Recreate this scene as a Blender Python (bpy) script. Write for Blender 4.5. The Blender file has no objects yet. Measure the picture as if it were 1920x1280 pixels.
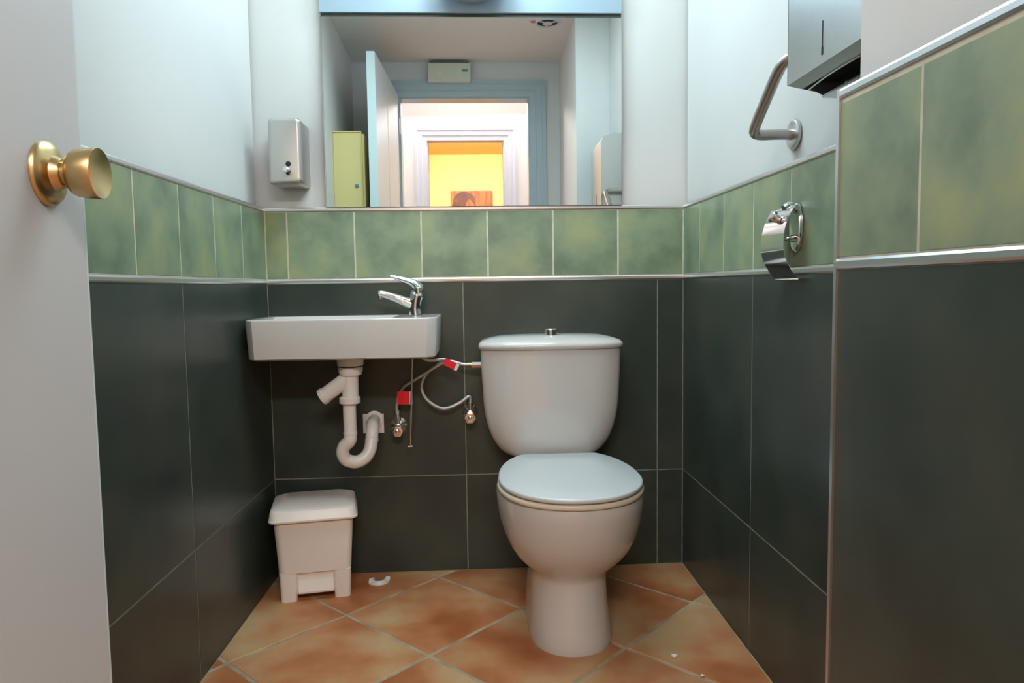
import bpy, bmesh, math, random
from mathutils import Vector, Matrix
random.seed(7)
sc = bpy.context.scene
C = sc.collection
PI = math.pi

# ------------------------------------------------------------------ camera
F, PITCH, YAW, ROLL = 1360.474, 0.0756295, 0.0484094, -0.0140914
cam = bpy.data.cameras.new('camera')
co = bpy.data.objects.new('camera', cam)
C.objects.link(co)
cam.sensor_width = 36.0
cam.lens = F / 1920 * 36.0
cam.clip_start = 0.02
fw = Vector((math.sin(YAW) * math.cos(PITCH), math.cos(YAW) * math.cos(PITCH), -math.sin(PITCH)))
r0 = Vector((math.cos(YAW), -math.sin(YAW), 0))
u0 = r0.cross(fw)
rt = math.cos(ROLL) * r0 + math.sin(ROLL) * u0
up = -math.sin(ROLL) * r0 + math.cos(ROLL) * u0
M = Matrix((rt, up, -fw)).transposed().to_4x4()
M.translation = Vector((0, -2.22357, 0.883694))
co.matrix_world = M
sc.camera = co

# ------------------------------------------------------------------ world, light, exposure
w = bpy.data.worlds.new('world')
sc.world = w
w.use_nodes = True
w.node_tree.nodes['Background'].inputs[0].default_value = (0.8, 0.9, 1.0, 1)
w.node_tree.nodes['Background'].inputs[1].default_value = 0.05


def area(name, loc, target, size, size_y, power, color, spread=180):
    l = bpy.data.lights.new(name, 'AREA')
    l.shape = 'RECTANGLE'
    l.size, l.size_y = size, size_y
    l.energy = power
    l.color = color
    l.spread = math.radians(spread)
    o = bpy.data.objects.new(name, l)
    C.objects.link(o)
    o.location = loc
    d = Vector(target) - Vector(loc)
    o.rotation_euler = d.to_track_quat('-Z', 'Y').to_euler()
    return o


COOL, WARM = (0.74, 0.94, 1.0), (1.0, 0.91, 0.86)
area('added_panel_light', (0.0, -0.55, 2.155), (0.0, -0.551, 0.0), 0.74, 0.70, 19.0, COOL)  # light of the unseen ceiling panel, added to carry the cool light
pl_ = bpy.data.lights.new('bowl_lamp_light', 'POINT')
pl_.energy = 6.0
pl_.color = COOL
pl_.shadow_soft_size = 0.06
po_ = bpy.data.objects.new('bowl_lamp_light', pl_)
C.objects.link(po_)
po_.location = (0.0, -0.20, 1.86)
area('corridor_front_light', (-0.05, -3.32, 2.35), (0.0, -0.3, 0.5), 1.6, 0.16, 64.0, WARM)
area('corridor_light', (-0.05, -2.75, 2.40), (0.0, -2.75, 0.0), 2.2, 0.5, 3.0, (1.0, 0.93, 0.90))
area('yellow_room_light', (0.0, -4.6, 2.25), (0.0, -5.4, 0.9), 1.2, 0.5, 78.0, (1.0, 0.97, 0.90))
vs = sc.view_settings
vs.view_transform = 'Standard'
vs.look = 'None'
vs.gamma = 1.0
vs.exposure = -0.32
vs.use_curve_mapping = False
sc.cycles.caustics_reflective = False
sc.cycles.max_bounces = 10
sc.cycles.diffuse_bounces = 6
sc.cycles.sample_clamp_indirect = 3.0
sc.cycles.use_adaptive_sampling = False


# ------------------------------------------------------------------ materials
def srgb(r, g, b):
    f = lambda c: (c / 255 / 12.92) if c <= 10 else ((c / 255 + 0.055) / 1.055) ** 2.4
    return (f(r), f(g), f(b), 1)


def mat(name, col, rough=0.5, metal=0.0, col2=None, scale=6.0, detail=4.0, lo=0.35, hi=0.65, bump=0.0, bscale=60.0,
        spec=0.5, per_object=0.0, aniso=None, coat=0.0, rvar=0.0):
    m = bpy.data.materials.new(name)
    m.use_nodes = True
    nt = m.node_tree
    b = nt.nodes['Principled BSDF']
    b.inputs['Base Color'].default_value = col
    b.inputs['Roughness'].default_value = rough
    b.inputs['Metallic'].default_value = metal
    b.inputs['Specular IOR Level'].default_value = spec
    b.inputs['Coat Weight'].default_value = coat
    geo = nt.nodes.new('ShaderNodeNewGeometry')
    inf = nt.nodes.new('ShaderNodeObjectInfo')
    vec = geo.outputs['Position']
    if per_object:
        mul = nt.nodes.new('ShaderNodeMath'); mul.operation = 'MULTIPLY'; mul.inputs[1].default_value = 37.0
        nt.links.new(inf.outputs['Random'], mul.inputs[0])
        add = nt.nodes.new('ShaderNodeVectorMath'); add.operation = 'ADD'
        nt.links.new(vec, add.inputs[0]); nt.links.new(mul.outputs[0], add.inputs[1])
        vec = add.outputs[0]
    if aniso:
        mp = nt.nodes.new('ShaderNodeVectorMath'); mp.operation = 'MULTIPLY'; mp.inputs[1].default_value = aniso
        nt.links.new(vec, mp.inputs[0]); vec = mp.outputs[0]
    if col2 is not None:
        n = nt.nodes.new('ShaderNodeTexNoise')
        n.inputs['Scale'].default_value = scale
        n.inputs['Detail'].default_value = detail
        nt.links.new(vec, n.inputs['Vector'])
        rp = nt.nodes.new('ShaderNodeValToRGB')
        e = rp.color_ramp.elements
        cols = col2 if isinstance(col2, list) else [col2]
        e[0].position, e[0].color = lo, col
        e[1].position, e[1].color = hi, cols[-1]
        for k, c in enumerate(cols[:-1]):
            q = e.new(lo + (hi - lo) * (k + 1) / len(cols)); q.color = c
        nt.links.new(n.outputs['Fac'], rp.inputs[0])
        out = rp.outputs[0]
        if per_object:
            hsv = nt.nodes.new('ShaderNodeHueSaturation')
            mr = nt.nodes.new('ShaderNodeMapRange')
            mr.inputs['To Min'].default_value = 1 - per_object
            mr.inputs['To Max'].default_value = 1 + per_object
            nt.links.new(inf.outputs['Random'], mr.inputs['Value'])
            nt.links.new(mr.outputs[0], hsv.inputs['Value'])
            nt.links.new(out, hsv.inputs['Color'])
            out = hsv.outputs[0]
        nt.links.new(out, b.inputs['Base Color'])
        if rvar:
            mr2 = nt.nodes.new('ShaderNodeMapRange')
            mr2.inputs['To Min'].default_value = rough - rvar
            mr2.inputs['To Max'].default_value = rough + rvar
            nt.links.new(n.outputs['Fac'], mr2.inputs['Value'])
            nt.links.new(mr2.outputs[0], b.inputs['Roughness'])
    if bump:
        n2 = nt.nodes.new('ShaderNodeTexNoise')
        n2.inputs['Scale'].default_value = bscale
        n2.inputs['Detail'].default_value = 3
        nt.links.new(vec, n2.inputs['Vector'])
        bp = nt.nodes.new('ShaderNodeBump')
        bp.inputs['Strength'].default_value = bump
        bp.inputs['Distance'].default_value = 0.002
        nt.links.new(n2.outputs['Fac'], bp.inputs['Height'])
        nt.links.new(bp.outputs[0], b.inputs['Normal'])
    return m


m_plaster = mat('white_plaster', srgb(216, 215, 213), 0.7, col2=srgb(221, 220, 218), scale=3, bump=0.12, bscale=40)
m_ceiling = mat('ceiling_paint', srgb(236, 233, 228), 0.85, col2=srgb(230, 227, 222), scale=2)
m_grout = mat('pale_grout', srgb(214, 210, 190), 0.85, col2=srgb(196, 192, 172), scale=30)
m_dgrout = mat('grey_grout', srgb(150, 150, 138), 0.85, col2=srgb(128, 128, 118), scale=30)
m_fgrout = mat('floor_grout', srgb(178, 166, 140), 0.9, col2=srgb(146, 132, 108), scale=18)
m_green = mat('green_glazed_tile', srgb(110, 128, 108), 0.34, col2=[srgb(134, 151, 124), srgb(156, 165, 124)], scale=8, detail=5,
              lo=0.33, hi=0.68, per_object=0.05, bump=0.08, bscale=25, rvar=0.04)
m_dark = mat('dark_slate_tile', srgb(45, 54, 50), 0.33, col2=[srgb(58, 67, 61), srgb(72, 75, 64)], scale=5, detail=6,
             lo=0.28, hi=0.75, per_object=0.05, bump=0.15, bscale=18, rvar=0.03, spec=0.5)
m_terra = mat('terracotta_tile', srgb(156, 88, 46), 0.5, col2=[srgb(178, 114, 72), srgb(188, 142, 100), srgb(190, 160, 120)], scale=4.0,
              detail=5, lo=0.34, hi=0.68, per_object=0.08, bump=0.25, bscale=14, rvar=0.08)
m_porc = mat('white_porcelain', srgb(204, 201, 198), 0.12, coat=0.3)
m_seat = mat('white_seat_plastic', srgb(202, 206, 208), 0.25)
m_ring = mat('cream_seat_plastic', srgb(216, 206, 188), 0.3)
m_pvc = mat('white_pvc', srgb(240, 237, 235), 0.35)
m_bin = mat('ivory_plastic', srgb(244, 238, 232), 0.35, col2=srgb(240, 233, 226), scale=5)
m_chrome = mat('chrome', (0.80, 0.82, 0.84, 1), 0.10, 1.0)
m_dchrome = mat('worn_chrome', (0.72, 0.68, 0.64, 1), 0.2, 1.0)
m_steel = mat('brushed_steel', (0.56, 0.55, 0.535, 1), 0.32, 1.0, col2=(0.58, 0.57, 0.55, 1), scale=60, aniso=(1, 1, 6))
m_bar = mat('satin_bar_steel', (0.44, 0.41, 0.38, 1), 0.34, 1.0)  # darker than the other steel: dark reflections put into the base colour
m_alu = mat('aluminium_trim', (0.66, 0.66, 0.67, 1), 0.30, 0.95)
m_braid = mat('braided_steel', (0.66, 0.64, 0.60, 1), 0.32, 0.7, bump=0.9, bscale=420)
m_brass = mat('satin_brass', (0.56, 0.40, 0.19, 1), 0.32, 1.0, col2=(0.62, 0.46, 0.23, 1), scale=20)
m_black = mat('black_void', srgb(14, 13, 12), 0.6)
m_red = mat('red_tag', srgb(232, 26, 38), 0.45)
m_white = mat('white_gloss_paint', srgb(216, 216, 217), 0.4)
m_blue = mat('blue_grey_paint', srgb(174, 190, 197), 0.35)
m_edge = mat('cool_lit_edge', srgb(214, 230, 231), 0.4)  # cool lamp light on the door's free edge, put into its colour
m_panel = mat('pale_blue_lacquer', srgb(152, 172, 187), 0.22, col2=srgb(160, 180, 193), scale=2, coat=0.4)
m_yellow = mat('yellow_wall_paint', srgb(240, 208, 130), 0.7, col2=srgb(240, 211, 136), scale=2)
m_locker = mat('yellow_enamel', srgb(230, 212, 146), 0.4)
m_lock = mat('blue_lock', srgb(90, 140, 160), 0.3)
m_sign = mat('sign_plastic', srgb(214, 214, 200), 0.4)
m_signdark = mat('shadow_and_part_grey', srgb(112, 112, 98), 0.5)
m_pictogram = mat('pictogram_green', srgb(96, 148, 112), 0.5)
m_lampyellow = mat('pale_yellow_lens', srgb(226, 226, 160), 0.4)
m_redlamp = mat('red_indicator', srgb(226, 120, 112), 0.4)
m_grey = mat('mid_grey', srgb(120, 124, 122), 0.5)
m_paper = mat('white_paper', srgb(228, 226, 222), 0.8)
m_bowl = mat('frosted_lamp_glass', srgb(190, 204, 214), 0.35)
m_mirror = mat('mirror_silver', (0.93, 0.955, 0.94, 1), 0.0, 1.0)
m_frame_far = mat('far_door_paint', srgb(190, 194, 206), 0.4)
m_corridor = mat('corridor_white', srgb(220, 218, 218), 0.7)


def picture_mat():
    m = bpy.data.materials.new('orange_print')
    m.use_nodes = True
    nt = m.node_tree
    b = nt.nodes['Principled BSDF']
    b.inputs['Roughness'].default_value = 0.5
    tc = nt.nodes.new('ShaderNodeTexCoord')
    mp = nt.nodes.new('ShaderNodeVectorMath'); mp.operation = 'MULTIPLY'; mp.inputs[1].default_value = (9, 1, 1.2)
    nt.links.new(tc.outputs['Object'], mp.inputs[0])
    n = nt.nodes.new('ShaderNodeTexNoise'); n.inputs['Scale'].default_value = 4
    nt.links.new(mp.outputs[0], n.inputs['Vector'])
    rp = nt.nodes.new('ShaderNodeValToRGB')
    rp.color_ramp.elements[0].position = 0.35; rp.color_ramp.elements[0].color = srgb(150, 62, 8)
    rp.color_ramp.elements[1].position = 0.68; rp.color_ramp.elements[1].color = srgb(214, 120, 30)
    nt.links.new(n.outputs['Fac'], rp.inputs[0])
    nt.links.new(rp.outputs[0], b.inputs['Base Color'])
    return m


m_picture = picture_mat()


# ------------------------------------------------------------------ mesh helpers
def link(name, me, m, parent=None, smooth=False):
    o = bpy.data.objects.new(name, me)
    C.objects.link(o)
    for mm in (m if isinstance(m, (list, tuple)) else [m]):
        me.materials.append(mm)
    if smooth:
        me.shade_smooth()
    if parent:
        o.parent = parent
    return o


def obj(name, bm, m, parent=None, smooth=False, bevel=0.0, segs=2, origin=None, angle=40):
    bmesh.ops.recalc_face_normals(bm, faces=bm.faces)
    if origin is None:
        c = [v.co for v in bm.verts]
        origin = Vector(((min(v.x for v in c) + max(v.x for v in c)) / 2, (min(v.y for v in c) + max(v.y for v in c)) / 2,
                         min(v.z for v in c)))
    origin = Vector(origin)
    if parent is not None and parent.get('_o'):
        pass
    bmesh.ops.translate(bm, verts=bm.verts, vec=-origin)
    me = bpy.data.meshes.new(name)
    bm.to_mesh(me)
    bm.free()
    o = link(name, me, m, None, False)
    o.location = origin
    if parent is not None:
        o.parent = parent
        bpy_mw = world(parent)
        o.matrix_parent_inverse = bpy_mw.inverted()
    if bevel:
        b = o.modifiers.new('bevel', 'BEVEL')
        b.width = bevel; b.segments = segs; b.limit_method = 'ANGLE'; b.angle_limit = math.radians(angle)
        b.harden_normals = False
    if smooth:
        me.shade_smooth()
        if angle:
            es = [e for e in me.edges]
            me.set_sharp_from_angle(angle=math.radians(angle))
    return o


def world(o):
    m = o.matrix_basis
    if o.parent:
        m = world(o.parent) @ o.matrix_parent_inverse @ m
    return m


def empty(name, loc, rz=0.0):
    o = bpy.data.objects.new(name, None)
    C.objects.link(o)
    o.empty_display_size = 0.05
    o.location = loc
    o.rotation_euler = (0, 0, rz)
    return o


def tag(o, label, cat, group=None):
    o['label'] = label
    o['category'] = cat
    if group:
        o['group'] = group
    return o


def struct(o):
    o['kind'] = 'structure'
    return o


def box(bm, x0, x1, y0, y1, z0, z1, mx=None):
    vs_ = [bm.verts.new((x, y, z)) for z in (z0, z1) for y in (y0, y1) for x in (x0, x1)]
    for f in ((0, 2, 3, 1), (4, 5, 7, 6), (0, 1, 5, 4), (2, 6, 7, 3), (0, 4, 6, 2), (1, 3, 7, 5)):
        bm.faces.new([vs_[i] for i in f])
    if mx is not None:
        bmesh.ops.transform(bm, matrix=mx, verts=vs_)
    return bm


def B(*a, mx=None):
    return box(bmesh.new(), *a, mx=mx)


def loft(rings, cap=True, bm=None, closed=True):
    bm = bm or bmesh.new()
    vr = [[bm.verts.new(p) for p in r] for r in rings]
    n = len(rings[0])
    for a, b in zip(vr, vr[1:]):
        for i in range(n if closed else n - 1):
            j = (i + 1) % n
            bm.faces.new((a[i], a[j], b[j], b[i]))
    if cap:
        bm.faces.new(vr[0][::-1])
        bm.faces.new(vr[-1])
    return bm


def prism(poly, fn, d0, d1, bm=None):
    """extrude polygon (a, b) from depth d0 to d1; fn(a, b, d) -> xyz"""
    return loft([[fn(a, b, d) for a, b in poly] for d in (d0, d1)], bm=bm)


def lathe(profile, origin, axis=(0, 0, 1), n=28, bm=None):
    ax = Vector(axis).normalized()
    q = Vector((0, 0, 1)).rotation_difference(ax)
    rings = []
    for h, r in profile:
        r = max(r, 1e-5)
        rings.append([Vector(origin) + q @ Vector((r * math.cos(2 * PI * i / n), r * math.sin(2 * PI * i / n), h)) for i in range(n)])
    return loft(rings, bm=bm)


def catmull(pts, k=6):
    P = [Vector(p) for p in pts]
    P = [P[0] * 2 - P[1]] + P + [P[-1] * 2 - P[-2]]
    out = []
    for i in range(1, len(P) - 2):
        for s in range(k):
            t = s / k
            a, b, c, d = P[i - 1:i + 3]
            out.append(0.5 * (2 * b + (c - a) * t + (2 * a - 5 * b + 4 * c - d) * t * t + (3 * b - 3 * c + d - a) * t ** 3))
    out.append(P[-2])
    return out


def tube(pts, r, n=12, k=6, bm=None, smooth_path=True, flat=1.0, side=None):
    """tube along a path; r a number or one radius per control point"""
    path = catmull(pts, k) if smooth_path else [Vector(p) for p in pts]
    if isinstance(r, (list, tuple)):
        rr = []
        m = len(r) - 1
        for i in range(len(path)):
            t = i / (len(path) - 1) * m
            a = min(int(t), m - 1)
            rr.append(r[a] + (r[a + 1] - r[a]) * (t - a))
    else:
        rr = [r] * len(path)
    t0 = (path[1] - path[0]).normalized()
    nn = Vector(side) if side else (Vector((0, 1, 0)) if abs(t0.y) < 0.9 else Vector((1, 0, 0)))
    rings = []
    for i, p in enumerate(path):
        t = (path[min(i + 1, len(path) - 1)] - path[max(i - 1, 0)]).normalized()
        nn = (nn - t * nn.dot(t)).normalized()
        bb = t.cross(nn)
        rings.append([p + rr[i] * (math.cos(2 * PI * j / n) * nn + flat * math.sin(2 * PI * j / n) * bb) for j in range(n)])
    return loft(rings, bm=bm)


def rrect(cx, cy, hx, hy, r, z, n=6):
    r = min(r, hx - 1e-4, hy - 1e-4)
    out = []
    for k, (sx, sy) in enumerate(((1, 1), (-1, 1), (-1, -1), (1, -1))):
        for i in range(n + 1):
            a = PI / 2 * (k + i / n)
            out.append((cx + sx * (hx - r) + r * math.cos(a), cy + sy * (hy - r) + r * math.sin(a), z))
    return out


# ------------------------------------------------------------------ room dimensions
XL, XR = -0.6279, 0.6406          # tile faces at the back corners
AL, AR = -0.0201, 0.0018
ZT, ZM, ZJ = 1.1156, 0.9070, 0.3030
YD = -2.13                         # inner face of the door wall
HC = 2.188
NX, NY, NS = 0.474, -1.285, 0.02   # corner of the protruding wall, its slope
G = 0.0028                         # half a joint
GR = 0.0007                        # grout recess


def frame_back(u, n, z): return Vector((u, -n, z))                       # n = out into the room


def frame_left(u, n, z):
    return Vector((XL + math.sin(AL) * u + n * math.cos(AL), -math.cos(AL) * u + n * math.sin(AL), z))


def frame_right(u, n, z):
    return Vector((XR + math.sin(AR) * u - n * math.cos(AR), -math.cos(AR) * u - n * math.sin(AR), z))


def frame_near(u, n, z): return Vector((NX + NS * u - n, NY - u - NS * n, z))


def frame_return(u, n, z): return Vector((NX + u, NY + n, z))


def wall(name, fr, u0, u1, rec, thick=0.12, zt=ZT, top=HC):
    poly = [(-GR, -0.02), (-GR, ZM), (-GR, zt), (-rec, zt), (-rec, top), (-thick, top), (-thick, -0.02)]
    bm = prism(poly, lambda a, b, d: fr(d, a, b), u0, u1)
    bmesh.ops.recalc_face_normals(bm, faces=bm.faces)
    for f in bm.faces:
        zs = [v.co.z for v in f.verts]
        f.material_index = 2 if max(zs) <= ZM + 1e-4 and min(zs) < 0 else (0 if max(zs) <= zt + 1e-4 else 1)
    return struct(obj(name, bm, [m_grout, m_plaster, m_dgrout]))


_tile_cache = {}


def tile_mesh(wd, ht, th, m, ch=0.0007):
    key = (round(wd, 4), round(ht, 4), m.name)
    if key in _tile_cache:
        return _tile_cache[key]
    x, y = wd / 2, ht / 2
    rings = [[(sx * (x - c), sy * (y - c), z) for sx, sy in ((-1, -1), (1, -1), (1, 1), (-1, 1))]
             for c, z in ((0, -th), (0, -ch), (ch, 0))]
    bm = loft(rings)
    bmesh.ops.recalc_face_normals(bm, faces=bm.faces)
    me = bpy.data.meshes.new('tile')
    bm.to_mesh(me); bm.free()
    me.materials.append(m)
    _tile_cache[key] = me
    return me


def wall_tile(parent, fr, u0, u1, z0, z1, m):
    if u1 - u0 < 0.01:
        return
    o = bpy.data.objects.new('tile', tile_mesh(u1 - u0, z1 - z0, 0.006, m))
    C.objects.link(o)
    uc, zc = (u0 + u1) / 2, (z0 + z1) / 2
    c = fr(uc, random.uniform(-0.0003, 0.0003), zc)
    ex = (fr(uc + 1, 0, zc) - fr(uc, 0, zc)).normalized()
    en = (fr(uc, 1, zc) - fr(uc, 0, zc)).normalized()
    ez = Vector((0, 0, 1))
    if ex.cross(ez).dot(en) < 0:
        ex = -ex
    tilt = random.uniform(-0.0012, 0.0012)
    en2 = (en + ex * tilt).normalized(); ex2 = ez.cross(en2)
    mw = Matrix((ex2, ez, en2)).transposed().to_4x4()
    mw.translation = c
    o.parent = parent
    o.matrix_parent_inverse = world(parent).inverted()
    o.matrix_basis = mw
    return o


def tile_rows(parent, fr, ua, ub, gj, dj, zt=ZT, zm=ZM):
    """gj, dj: joint positions of the green band and of the dark tiles along the wall"""
    for joints, rows, m in ((gj, [(zm + 0.0065, zt)], m_green), (dj, [(ZJ, zm - 0.0065), (0.0, ZJ)], m_dark)):
        cuts = [ua] + [j for j in joints if ua + 0.01 < j < ub - 0.01] + [ub]
        for a, b in zip(cuts, cuts[1:]):
            for z0, z1 in rows:
                e = 0.0025 if m is m_green else 0.0014
                wall_tile(parent, fr, a + e, b - e, z0 + (e if z0 else 0.0), z1 - e, m)


# ------------------------------------------------------------------ structure
wb = wall('wall_back', frame_back, XL - 0.13, XR + 0.13, 0.012)
tile_rows(wb, frame_back, XL, XR, [-0.5625 + 0.2 * k for k in range(7)], [-0.04, 0.56])
wl = wall('wall_left', frame_left, 0.0, 2.14, 0.024)
tile_rows(wl, frame_left, 0.0, 2.13, [0.2021 + 0.2 * k for k in range(10)], [0.6, 1.2, 1.8])
wr = wall('wall_right', frame_right, 0.0, 1.30, 0.012)
tile_rows(wr, frame_right, 0.0, 1.285, [0.1631 + 0.2 * k for k in range(7)], [0.5631, 1.1631])
ZTN = ZT + 0.003
bm = bmesh.new()
fl = [(0.0025, 0), (0.0025, 1)]


def near_outline(n, z):
    a = frame_near(0, 0, 0)
    p1 = Vector((NX + n, NY - n, z)); p2 = frame_near(0.86, -n, z)
    return [p1, Vector((0.76, NY - n, z)), Vector((0.76, -2.14, z)), Vector((p2.x, -2.14, z))]


bm = loft([near_outline(GR, -0.02), near_outline(GR, ZM), near_outline(GR, ZTN), near_outline(0.018, ZTN), near_outline(0.018, HC)])
bmesh.ops.recalc_face_normals(bm, faces=bm.faces)
for f in bm.faces:
    f.material_index = 2 if max(v.co.z for v in f.verts) < ZM + 1e-3 else (0 if max(v.co.z for v in f.verts) < ZTN + 1e-3 else 1)
wn = struct(obj('wall_near', bm, [m_grout, m_plaster, m_dgrout]))
tile_rows(wn, frame_near, 0.0, 0.845, [0.1715 + 0.2 * k for k in range(4)], [0.585], zt=ZTN - 0.004)
tile_rows(wn, frame_return, 0.0, XR - NX, [0.10], [], zt=ZTN)

# door wall with its opening
OX0, OX1, OZ = -0.432, 0.336, 1.992
poly = [(-0.80, -0.02), (OX0, -0.02), (OX0, OZ), (OX1, OZ), (OX1, -0.02), (0.80, -0.02), (0.80, HC), (-0.80, HC)]
wf = struct(obj('wall_front', prism(poly, lambda a, b, d: (a, d, b), YD, YD - 0.10), m_plaster))
struct(obj('ceiling', B(-0.80, 0.80, YD - 0.10, 0.12, HC, HC + 0.08), m_ceiling))

# floor: grout bed and the diagonal terracotta tiles
floor = struct(obj('floor', B(-0.80, 0.80, -2.23, 0.10, -0.06, -0.0015), m_fgrout))


def clip(poly, P, N):
    out = []
    for i, a in enumerate(poly):
        b = poly[(i + 1) % len(poly)]
        da, db = (a - P).dot(N), (b - P).dot(N)
        if da >= 0: out.append(a)
        if da * db < 0: out.append(a + (b - a) * (da / (da - db)))
    return out


V2 = lambda x, y: Vector((x, y))
S, J = 0.3373, 0.0042
d1 = V2(math.sqrt(.5), -math.sqrt(.5)); d2 = V2(math.sqrt(.5), math.sqrt(.5))
o0 = V2(-0.3675, -0.290)
regions = [[(V2(0, -0.001), V2(0, -1)), (V2(XL + 0.001, 0), V2(1, -0.0201)), (V2(XR - 0.001, 0), V2(-1, 0)), (V2(0, NY + 0.001), V2(0, 1))],
           [(V2(0, NY), V2(0, -1)), (V2(XL + 0.001, 0), V2(1, -0.0201)), (V2(NX - 0.001, 0), V2(-1, 0)), (V2(0, -2.229), V2(0, 1))]]
for i in range(-6, 8):
    for j in range(-8, 6):
        c = o0 + d1 * S * i + d2 * S * j
        for reg in regions:
            e = J
            q = [c + d1 * e + d2 * e, c + d1 * (S - e) + d2 * e, c + d1 * (S - e) + d2 * (S - e), c + d1 * e + d2 * (S - e)]
            for P, N in reg:
                if len(q) >= 3: q = clip(q, P, N)
            if len(q) < 3: continue
            ar = abs(sum(a.x * b.y - a.y * b.x for a, b in zip(q, q[1:] + q[:1]))) / 2
            if ar < 6e-4: continue
            ctr = sum(q, V2(0, 0)) / len(q)
            ins = [p + (ctr - p).normalized() * min(0.003, (ctr - p).length * 0.3) for p in q]
            zt = random.uniform(-0.0003, 0.0004)
            rings = [[(p.x, p.y, -0.006) for p in q], [(p.x, p.y, zt - 0.002) for p in q], [(p.x, p.y, zt) for p in ins]]
            obj('tile', loft(rings), m_terra, floor)

# metal trims
ntrim = [0]


def trim(fr, u0, u1, z0, z1, proud, back=0.004, m=m_alu, prof=None):
    ntrim[0] += 1
    h = z1 - z0
    poly = prof or [(-back, z0), (proud * 0.4, z0), (proud, z0 + h * 0.25), (proud, z0 + h * 0.75), (proud * 0.4, z1), (-back, z1)]
    return struct(obj('trim_%d' % ntrim[0], prism(poly, lambda a, b, d: fr(d, a, b), u0, u1), m))


for fr, ua, ub, rec in ((frame_back, XL, XR, 0.012), (frame_left, 0.0, 2.12, 0.024), (frame_right, 0.0, 1.285, 0.012)):
    trim(fr, ua, ub, ZT - 0.0005, ZT + 0.0115, 0.0022, rec)
    trim(fr, ua, ub, ZM - 0.0062, ZM + 0.0062, 0.0030, 0.005)
trim(frame_near, 0.0, 0.845, ZTN, ZTN + 0.0125, 0.0022, 0.018)
trim(frame_near, 0.0, 0.845, ZM - 0.0062, ZM + 0.0062, 0.0030, 0.005)
# vertical corner bead of the protruding wall
ntrim[0] += 1
q = [(NX - 0.0028, NY - 0.006), (NX - 0.0028, NY + 0.001), (NX - 0.001, NY + 0.0028), (NX + 0.006, NY + 0.0028), (NX + 0.006, NY - 0.006)]
struct(obj('trim_%d' % ntrim[0], prism(q, lambda a, b, d: (a, b, d), 0.0, ZTN + 0.0125), m_alu))

# ------------------------------------------------------------------ toilet
TX, BX = 0.2155, 0.2285
t = tag(empty('toilet', (BX, -0.35, 0)), 'white porcelain toilet with its lid down, standing on the terracotta floor', 'toilet')


def bowl_outline(z, w_, yf, yb, ym, wb, cx=BX, n=40, e=2.2):
    """front: half ellipse of half width w_, back: tapers to half width wb at yb"""
    pts = []
    for i in range(n):
        a = 2 * PI * i / n
        c, s = math.cos(a), math.sin(a)
        if s <= 0:
            x = w_ * math.copysign(abs(c) ** (2 / e), c)
            y = ym + (ym - yf) * math.copysign(abs(s) ** (2 / e), s)
        else:
            k = abs(s) ** 0.62
            x = math.copysign(abs(c) ** 0.55, c) * (w_ + (wb - w_) * k)
            y = ym + (yb - ym) * k
        pts.append((cx + x, y, z))
    return pts


secs = [(0.000, .104, -.563, -.13, -.43, .112), (0.012, .1045, -.564, -.13, -.43, .112), (.05, .100, -.556, -.13, -.42, .108),
        (.10, .0965, -.545, -.13, -.41, .102), (.140, .0955, -.538, -.12, -.40, .098), (.162, .0965, -.536, -.12, -.40, .098),
        (.174, .102, -.539, -.11, -.40, .098), (.188, .116, -.549, -.10, -.40, .10), (.208, .138, -.567, -.09, -.40, .104),
        (.235, .157, -.588, -.07, -.395, .108), (.270, .172, -.606, -.05, -.39, .112), (.305, .1815, -.619, -.03, -.385, .116),
        (.340, .1865, -.627, -.02, -.38, .12), (.366, .1875, -.631, -.02, -.38, .122), (.375, .1850, -.628, -.02, -.38, .12)]
obj('bowl', loft([bowl_outline(*s, cx=BX - (.005 if s[0] < .17 else .005 * max(0, (.25 - s[0]) / .08)) + .0015) for s in secs]), m_porc, t, smooth=True, angle=50)


def seat_outline(z, w_, yf, yb, ym, wb, n=56):
    pts = []
    for i in range(n):
        a = 2 * PI * i / n
        c, s = math.cos(a), math.sin(a)
        if s <= 0:
            x = w_ * math.copysign(abs(c) ** 0.93, c); y = ym + (ym - yf) * math.copysign(abs(s) ** 0.93, s)
        else:
            # sides run in towards the back corners, then a straight back edge
            k = min(1.0, s / 0.80) ** 0.85
            y = ym + (yb - ym) * (1 - (1 - k) ** 1.25)
            if s < 0.80:
                x = math.copysign(w_ + (wb - w_) * k ** 2.0, c)
            else:
                x = wb * c / 0.60
                y = yb + 0.004 * min(1, abs(x) / wb) ** 8 * 0
        pts.append((BX + x, y, z))
    return pts


def slab(z0, z1, w_, yf, yb, ym, wb, r=0.004, dome=0.0):
    R = []
    for z, d in ((z0, r), (z0 + r * .5, r * .2), (z0 + r, 0), (z1 - r, 0), (z1 - r * .4, r * .35), (z1, r * 1.2)):
        R.append(seat_outline(z, w_ - d, yf + d, yb - d, ym, wb - d))
    if dome:
        R.append(seat_outline(z1 + dome * .7, w_ * .6, ym + (yf - ym) * .6, ym + (yb - ym) * .6, ym, wb * .6))
        R.append(seat_outline(z1 + dome, w_ * .1, ym + (yf - ym) * .1, ym + (yb - ym) * .1, ym, wb * .1))
    return loft(R)


obj('seat', slab(.3765, .3895, .1835, -.6345, -.182, -.42, .108), m_ring, t, smooth=True, angle=60)
obj('seat_lid', slab(.3925, .4050, .1805, -.636, -.178, -.42, .106, dome=0.003), m_seat, t, smooth=True, angle=60)
for sx in (-0.07, 0.07):
    obj('hinge', tube([(BX + sx - .018, -.176, .385), (BX + sx + .018, -.176, .385)], .006, smooth_path=False), m_seat, t, smooth=True)


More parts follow.
